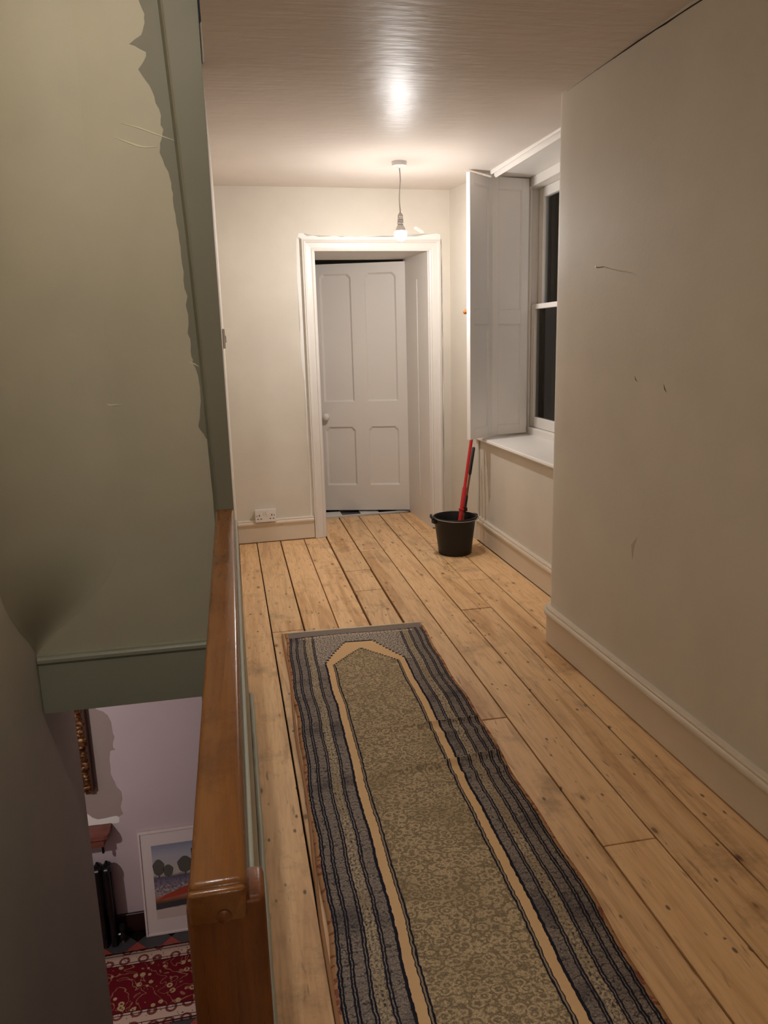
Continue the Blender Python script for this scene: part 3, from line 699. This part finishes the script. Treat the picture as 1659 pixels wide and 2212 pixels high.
bm.faces.new(cols[0]); bm.faces.new(cols[-1][::-1]); bmesh.ops.recalc_face_normals(bm, faces=bm.faces[:])
add('cut_in_paint', bm, 'cut_green', bpy.data.objects['wall_stair_end'])
def scrape(pts, w=2.2, mat='splash', Y=DW):
    up = [on_y(x, y - w * math.sin(math.pi * k / (len(pts) - 1)) - .3, Y) for k, (x, y) in enumerate(pts)]; dn = [on_y(x, y + w * math.sin(math.pi * k / (len(pts) - 1)) + .3, Y) for k, (x, y) in enumerate(pts)]
    add('paint_scrape', prism([(p.x, p.z) for p in up + dn[::-1]], lambda x, z: (x, Y - .0016, z), lambda x, z: (x, Y - .0002, z)), mat, bpy.data.objects['wall_stair_end'])
M['scrape'] = paint('pale_scraped_plaster', lin(206, 200, 170), .5, .3)
scrape([(247, 297), (270, 305), (295, 314), (312, 318), (340, 317)], 1.6, 'scrape'); scrape([(262, 266), (300, 276), (335, 289), (376, 303)], 1.2, 'scrape'); scrape([(218, 871), (240, 875), (265, 874)], 1.6, 'scrape'); scrape([(408, 782), (420, 786), (430, 792)], 1.2, 'scrape')
# back of the stairwell and landing, out of the picture
struct('wall_landing_back', box(-.95, 1.8, -2.3, -2.2, GZ, 3.4), 'wall')
struct('ceiling_stairwell', box(-.95, -.02, -2.3, 3.08, 3.3, 3.4), 'ceiling')
struct('wall_bulkhead', box(-.012, .03, -2.2, DW - .066, 2.421, 3.3), 'wall_green')

# banister: varnished rail, panel, bead, post
RZ = .767
ba = empty('banister', (-.05, 1.9, 0), 'varnished brown handrail on a sage panel beside the stairwell', 'banister')
bm = box(-.0885, -.0215, .806, DW - .03, RZ - .048, RZ, None, .0)
es = [e for e in bm.edges if not all(abs(v.co.y - (DW - .03)) < 1e-5 for v in e.verts)]
bmesh.ops.bevel(bm, geom=es, offset=.009, segments=4, affect='EDGES', profile=.5)
add('handrail', bm, 'rail', ba, True)
add('panel', box(-.062, -.013, .86, DW - .02, .0, RZ - .046, None, .002, 1), 'panel_green', ba)
po_ = box(-.094, -.0015, .809, .872, GZ + 1.6, RZ - .030, None, .0)
bmesh.ops.bevel(po_, geom=[e for e in po_.edges], offset=.008, segments=3, affect='EDGES', profile=.5)
pst = add('newel_post', po_, 'post', ba, True)
add('rail_end_block', box(-.090, -.0235, .799, .811, RZ - .050, RZ - .006, None, .005, 3), 'rail', ba, True)
add('rail_knot', lathe([(0, 0), (.008, 0), (.009, .002), (.006, .004), (0, .0045)], 18, Matrix.Translation((-.050, .7995, RZ - .040)) @ Matrix.Rotation(math.radians(90), 4, 'X')), 'post', ba, True)  # small disc standing for the dark knot in the rail end
bm = tube([(-.004 + random.uniform(-.0012, .0012), .80 + 2.1 * k / 40, .007) for k in range(41)], .0095, 10); add('floor_bead', bm, 'panel_green', ba, True, label='pale painted bead along the foot of the panel')
struct('trim_2', box(-.10, -.008, -2.2, DW, -.30, -.001), 'panel_green', label='painted fascia of the landing edge above the stairwell')
struct('floor_underside', box(-.021, 1.66, -2.2, 5.1, -.30, -.062), 'pinkwall')

# ------------------------------------------------------------------ hall below the stairs
YB = 5.13
struct('wall_lower_back', boxes([(-3.2, -.2, YB, YB + .15, GZ - .1, .0), (-.2, 1.7, YB, YB + .15, GZ - .1, -.07)]), 'pinkwall')
struct('wall_lower_left', box(-3.3, -3.2, 2.0, YB + .1, GZ - .1, .0), 'pinkwall')
struct('wall_lower_right', box(1.66, 1.75, -2.2, YB, GZ - .1, -.07), 'pinkwall')
struct('wall_lower_near', box(-3.2, XL - .12, 2.0, 2.1, GZ - .1, .0), 'pinkwall')
struct('ceiling_lower', box(-3.2, -.022, DW + .13, YB + .1, .009, .10), 'pinkwall')
lf = struct('floor_lower', box(-3.2, 1.7, -2.2, YB, GZ - .1, GZ - .008), 'gap')
S = .168; hd_ = S / 2 * math.sqrt(2)
for i in range(-16, 3):
    for j in range(5):
        for k, (ox, oy, mt) in enumerate(((0, 0, 'tile_black'), (hd_, hd_, 'tile_red'))):
            cx_, cy_ = -.10 + i * 2 * hd_ + ox, YB - .13 - j * 2 * hd_ + oy - .0
            if cy_ > YB - .02 or cx_ > .3 : continue
            pts = [(cx_ + hd_ * .985, cy_), (cx_, min(cy_ + hd_ * .985, YB - .001)), (cx_ - hd_ * .985, cy_), (cx_, cy_ - hd_ * .985)]
            add('tile', prism(pts, lambda x, y: (x, y, GZ - .008), lambda x, y: (x, y, GZ)), mt, lf)
struct('baseboard_lower', box(-3.2, 1.6, YB - .022, YB, GZ, GZ + .15, None, .004, 1), 'darkskirt')
# older paint left round the frame and shelf
pp = [(200, 1515), (207, 1532), (222, 1537), (232, 1545), (240, 1560), (243, 1582), (247, 1592), (243, 1605), (244, 1615), (249, 1619), (238, 1622), (236, 1640), (238, 1656), (239, 1672), (244, 1683), (248, 1690), (251, 1699), (262, 1710), (264, 1725), (260, 1742), (262, 1750), (266, 1758), (258, 1763)]
bm = bmesh.new(); cols = []
for x, y in pp:
    p = on_y(x, y, YB); cols.append([bm.verts.new(q) for q in ((p.x, YB - .0015, p.z), (-1.7, YB - .0015, p.z), (-1.7, YB + .001, p.z), (p.x, YB + .001, p.z))])
for a_, b_ in zip(cols, cols[1:]):
    for k in range(4): bm.faces.new((a_[k], a_[(k + 1) % 4], b_[(k + 1) % 4], b_[k]))
bm.faces.new(cols[0]); bm.faces.new(cols[-1][::-1]); bmesh.ops.recalc_face_normals(bm, faces=bm.faces[:])
add('old_paint_patch', bm, 'patch', bpy.data.objects['wall_lower_back'])
bm = bmesh.new(); cols = []
for x, yt, yb in ((150, 1756, 1790), (188, 1757, 1784), (200, 1766, 1782), (212, 1770, 1781), (225, 1768, 1780), (240, 1764, 1779), (252, 1762, 1778), (258, 1766, 1776)):
    p, q = on_y(x, yt, YB), on_y(x, yb, YB); cols.append([bm.verts.new(v) for v in ((p.x, YB - .0022, p.z), (q.x, YB - .0022, q.z), (q.x, YB - .0004, q.z), (p.x, YB - .0004, p.z))])
for a_, b_ in zip(cols, cols[1:]):
    for k in range(4): bm.faces.new((a_[k], a_[(k + 1) % 4], b_[(k + 1) % 4], b_[k]))
bm.faces.new(cols[0]); bm.faces.new(cols[-1][::-1]); bmesh.ops.recalc_face_normals(bm, faces=bm.faces[:])
add('undercoat_patch', bm, 'splash', bpy.data.objects['wall_lower_back'])
# gilt frame on the wall
fr = empty('picture_frame', (-1.5, YB - .05, -1.62), 'ornate dark gilt picture frame hanging on the downstairs wall', 'picture frame')
fx0, fx1, fz0, fz1, fwid = -1.95, -1.118, -1.615, -.55, .085
fy0 = YB - .075
def fr_bar(x0, x1, z0, z1):
    return add('side_bar', box(x0, x1, fy0 + .022, YB - .001, z0, z1, None, .006, 2), 'giltside', fr)
bars = [(fx1 - fwid, fx1, fz0, fz1), (fx0, fx0 + fwid, fz0, fz1), (fx0 + fwid, fx1 - fwid, fz0, fz0 + fwid), (fx0 + fwid, fx1 - fwid, fz1 - fwid, fz1)]
for b_ in bars: fr_bar(*b_)
for (x0, x1, z0, z1) in bars:
    vert = (z1 - z0) > (x1 - x0); L = (z1 - z0) if vert else (x1 - x0); n = int(L / .03); bmq = bmesh.new()
    for k in range(n + 1):
        t_ = k / n; cx_ = (x0 + x1) / 2 if vert else x0 + (x1 - x0) * t_; cz_ = z0 + (z1 - z0) * t_ if vert else (z0 + z1) / 2
        mm = Matrix.Translation((cx_ + random.uniform(-.008, .008), fy0 + .022, cz_)) @ Matrix.Diagonal((random.uniform(.022, .034), random.uniform(.012, .022), random.uniform(.016, .026), 1))
        bmesh.ops.create_icosphere(bmq, subdivisions=1, radius=1, matrix=mm)
    add('carved_moulding', bmq, 'gilt', fr, True)
add('canvas', box(fx0 + fwid, fx1 - fwid, YB - .03, YB - .02, fz0 + fwid, fz1 - fwid), 'giltside', fr)
# shelf with rounded corner
sx0, sx1 = -1.75, -1.04
outl = [(sx0, YB - .001), (sx0, YB - .15), (sx1 - .03, YB - .15), (sx1 - .008, YB - .14), (sx1, YB - .11), (sx1, YB - .001)]
she = empty('wall_shelf', (-1.4, YB - .08, -1.98), 'dark red wooden wall shelf above the black radiator', 'shelf')
add('board', prism(outl, lambda x, y: (x, y, -1.935), lambda x, y: (x, y, -1.905)), 'shelf', she)
ap_ = [(sx0, YB - .001), (sx0, YB - .13), (sx1 - .04, YB - .13), (sx1 - .03, YB - .001)]
add('apron', prism(ap_, lambda x, y: (x, y, -2.0), lambda x, y: (x, y, -1.935)), 'shelf', she)
add('bracket', box(sx1 - .06, sx1 - .045, YB - .12, YB - .095, -2.06, -2.0, None, .003, 1), 'blackmetal', she); add('bracket', box(sx0 + .08, sx0 + .095, YB - .12, YB - .095, -2.06, -2.0, None, .003, 1), 'blackmetal', she)
# column radiator
ra = empty('radiator', (-1.4, YB - .10, GZ), 'black cast iron column radiator below the downstairs shelf', 'radiator')
for k in range(9):
    x = -1.085 - .062 * k; sec = empty('section', (x, YB - .10, GZ)); sec.parent = ra; sec.location = Vector((x, YB - .10, GZ)) - Vector(ra.location)
    for y in (YB - .135, YB - .065): add('column', tube([(x, y, GZ + .06), (x, y, GZ + .10), (x, y, GZ + .56), (x, y, GZ + .61)], [.016, .021, .021, .016], 14), 'blackmetal', sec, True)
    add('header', lathe([(0, -.030), (.018, -.030), (.030, -.012), (.030, .012), (.018, .030), (0, .030)], 18, Matrix.Translation((x, YB - .10, GZ + .615)) @ Matrix.Rotation(math.radians(90), 4, 'Y') @ Matrix.Diagonal((1.0, 1.9, 1, 1))), 'blackmetal', sec, True)
    add('finial', lathe([(0, GZ + .67), (.010, GZ + .665), (.013, GZ + .652), (.016, GZ + .635), (.0, GZ + .635)], 12, Matrix.Translation((x, YB - .10, 0))), 'blackmetal', sec, True)
    add('foot', box(x - .02, x + .02, YB - .15, YB - .05, GZ, GZ + .07, None, .008, 2), 'blackmetal', sec)
vx = -1.03
add('valve', lathe([(0, 0), (.022, 0), (.024, .03), (.014, .045), (.012, .07), (.022, .078), (.024, .10), (.018, .112), (0, .115)], 18, Matrix.Translation((vx, YB - .11, GZ + .03))), 'blackmetal', ra, True)
add('valve_pipe', tube([(-1.06, YB - .11, GZ + .07), (vx, YB - .11, GZ + .07)], .010, 10), 'steel', ra, True); add('valve_foot', tube([(vx, YB - .11, GZ), (vx, YB - .11, GZ + .035)], .009, 10), 'steel', ra, True)
# framed landscape print leaning on the wall
px0, px1, pz0, pz1 = -.872, -.30, GZ + .002, GZ + .80
PM = Matrix.Translation((0, YB - .105, GZ)) @ Matrix.Rotation(math.radians(-5.5), 4, 'X') @ Matrix.Translation((0, 0, -GZ))
pic = empty('framed_print', (-.58, YB - .10, GZ), 'white framed landscape print standing on the tiles against the wall', 'picture')
def pb(n, x0, x1, z0, z1, y0, y1, mat): return add(n, box(x0, x1, y0, y1, z0, z1, PM, .001, 1), mat, pic)
for b_ in ((px0, px0 + .014, pz0, pz1), (px1 - .014, px1, pz0, pz1), (px0 + .014, px1 - .014, pz0, pz0 + .014), (px0 + .014, px1 - .014, pz1 - .014, pz1)): pb('frame_bar', *b_, 0, .022, 'mount')
pb('mount', px0 + .014, px1 - .014, pz0 + .014, pz1 - .014, .008, .016, 'mount')
def art_mat():
    t = MT('landscape_print_ink', .35, .5); u, v, _ = t.xyz(t.coord('UV')); b = t.comb(u, v); n = t.noise(b, 9, 4); n2 = t.noise(b, 30, 3)
    c = t.ramp(v + (n - .5) * .06, [(0, lin(206, 186, 176)), (.13, lin(206, 186, 176)), (.16, lin(70, 74, 52)), (.22, lin(84, 78, 60)), (.26, lin(170, 96, 70)), (.34, lin(168, 150, 150)), (.5, lin(128, 118, 132)), (.56, lin(96, 92, 104)), (.6, lin(196, 182, 170)), (.85, lin(176, 172, 180)), (1, lin(138, 142, 160))])
    c = t.mix(v.between(.33, .55) * n2.gt(.54) * .6, c, lin(84, 76, 92)); c = t.mix(v.between(.3, .45) * n2.lt(.42) * .6, c, lin(214, 196, 190))
    t.col(c); return t.m
M['art'] = art_mat()
ax0, ax1, az0, az1 = px0 + .085, px1 - .085, pz0 + .12, pz1 - .11
bm = bmesh.new(); uvl = bm.loops.layers.uv.new('UVMap'); co = [(ax0, az0), (ax1, az0), (ax1, az1), (ax0, az1)]
f = bm.faces.new([bm.verts.new(PM @ Vector((x, .0075, z))) for x, z in co])
for lp, uv in zip(f.loops, ((0, 0), (.7, 0), (.7, 1), (0, 1))): lp[uvl].uv = uv
art = add('print_sheet', bm, 'art', pic)
M['ink_tree'] = MT('tree_ink', .5).col(lin(92, 88, 80)).m; M['ink_red'] = MT('red_roof_ink', .5).col(lin(178, 72, 48)).m; M['ink_dark'] = MT('dark_ink', .5).col(lin(70, 64, 68)).m
def ink(name, pts, mat): add(name, prism([(ax0 + (ax1 - ax0) * x, az0 + (az1 - az0) * z) for x, z in pts], lambda x, z: PM @ Vector((x, .0068, z)), lambda x, z: PM @ Vector((x, .0074, z))), mat, art)
for cx_, cz_, rw_, rh_ in ((.10, .70, .10, .11), (.26, .645, .09, .08), (.56, .70, .13, .11), (.80, .66, .11, .10)):
    ink('printed_tree', [(cx_ + rw_ * math.cos(t_) * (1 + .12 * math.sin(5 * t_)), cz_ + rh_ * math.sin(t_)) for t_ in [2 * math.pi * k / 18 for k in range(18)]] , 'ink_tree')
    ink('printed_trunk', [(cx_ - .01, .56), (cx_ + .01, .56), (cx_ + .01, cz_ - rh_ * .9), (cx_ - .01, cz_ - rh_ * .9)], 'ink_dark')
ink('printed_mast', [(.68, .55), (.70, .55), (.70, .90), (.68, .90)], 'ink_dark')
ink('printed_roof', [(.04, .26), (.45, .29), (.98, .36), (.80, .40), (.62, .42), (.40, .36), (.18, .32)], 'ink_red')
ink('printed_hedge', [(.0, .13), (1, .17), (1, .235), (.5, .215), (.0, .205)], 'ink_dark')
# red carpet on the tiles
bm = bmesh.new(); uvl = bm.loops.layers.uv.new('UVMap'); cy0, cy1, cx0, cx1 = 4.250, 4.912, -2.6, .35; rows = []
for i in range(31):
    x = cx0 + (cx1 - cx0) * i / 30
    rows.append([(bm.verts.new((x, cy0 + (cy1 - cy0) * j / 8 - .0, GZ + .010 + .001 * math.sin(x * 9 + j))), x, (cy1 - cy0) * j / 8) for j in range(9)])
for a_, b_ in zip(rows, rows[1:]):
    for j in range(8):
        q = [a_[j], b_[j], b_[j + 1], a_[j + 1]]; f = bm.faces.new([k[0] for k in q])
        for lp, k in zip(f.loops, q): lp[uvl].uv = (k[1], k[2])
rr_ = add('floral_carpet', bm, 'redrug', None, True, label='dark red floral carpet with cream border on the hall tiles below', cat='carpet')
md = rr_.modifiers.new('t', 'SOLIDIFY'); md.thickness = .009; md.offset = -1

# painted joint shadow where right wall meets the ceiling, nail and marks
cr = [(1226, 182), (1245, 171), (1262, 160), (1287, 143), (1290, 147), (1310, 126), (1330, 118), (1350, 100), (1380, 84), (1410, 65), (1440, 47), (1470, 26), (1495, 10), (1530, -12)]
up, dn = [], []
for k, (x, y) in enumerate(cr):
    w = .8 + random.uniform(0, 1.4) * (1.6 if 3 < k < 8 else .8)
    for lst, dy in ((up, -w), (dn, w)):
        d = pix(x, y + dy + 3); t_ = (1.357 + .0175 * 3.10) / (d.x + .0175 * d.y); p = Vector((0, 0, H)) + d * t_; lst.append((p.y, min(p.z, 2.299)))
add('joint_shadow', prism(up + dn[::-1], lambda y, z: (rw(y) - .0010, y, z), lambda y, z: (rw(y) + .001, y, z)), 'shade_marks', bpy.data.objects['wall_right'])  # dark strip painted in for the shadow of the uneven plaster joint
def wall_pt(x, y): d = pix(x, y); t_ = (1.357 + .0175 * 3.10) / (d.x + .0175 * d.y); return Vector((0, 0, H)) + d * t_
p = wall_pt(1304, 576); na = empty('wall_nail', p, 'small bent nail sticking out of the bare right wall', 'nail')
add('shank', tube([p + Vector((.004, 0, 0)), p + Vector((-.022, .0, -.003)), p + Vector((-.030, 0, .0))], .0018, 8), 'steel', na, True); add('head', tube([p + Vector((-.030, 0, .0)), p + Vector((-.032, 0, .0))], .004, 10), 'steel', na, True)
def mark(a_, b_, w, mat):
    P0, P1 = wall_pt(*a_), wall_pt(*b_); d = Vector((P1.y - P0.y, P1.z - P0.z)); n_ = Vector((-d.y, d.x)).normalized() * w
    mid = (Vector((P0.y, P0.z)) + Vector((P1.y, P1.z))) / 2 + n_ * 2
    pts = [(P0.y, P0.z), tuple(mid - n_ * 1), (P1.y, P1.z), tuple(mid + n_)]
    add('scuff', prism(pts, lambda y, z: (rw(y) - .0008, y, z), lambda y, z: (rw(y) + .001, y, z)), mat, bpy.data.objects['wall_right'])
M['scuff'] = paint('scuff_mark', lin(192, 180, 164), .7, .2)
mark((1371, 812), (1377, 825), .0016, 'shade_marks'); mark((1434, 830), (1440, 848), .0018, 'shade_marks'); mark((1376, 1160), (1366, 1208), .008, 'scuff')

# ------------------------------------------------------------------ the other lamps of the house (out of the picture)
pendant((-.2, 1.2), 3.301, 2.95, BULB_STAIR, 'bare bulb hanging high over the stairwell behind the viewer')
pendant((.05, -1.7), CZ(-1.7) + .001, 1.82, BULB_LAND, 'bare bulb hanging over the landing behind the viewer')
pendant((-1.75, 3.5), .008, -.55, BULB_LOWER, 'bare bulb hanging in the hall below the stairs')
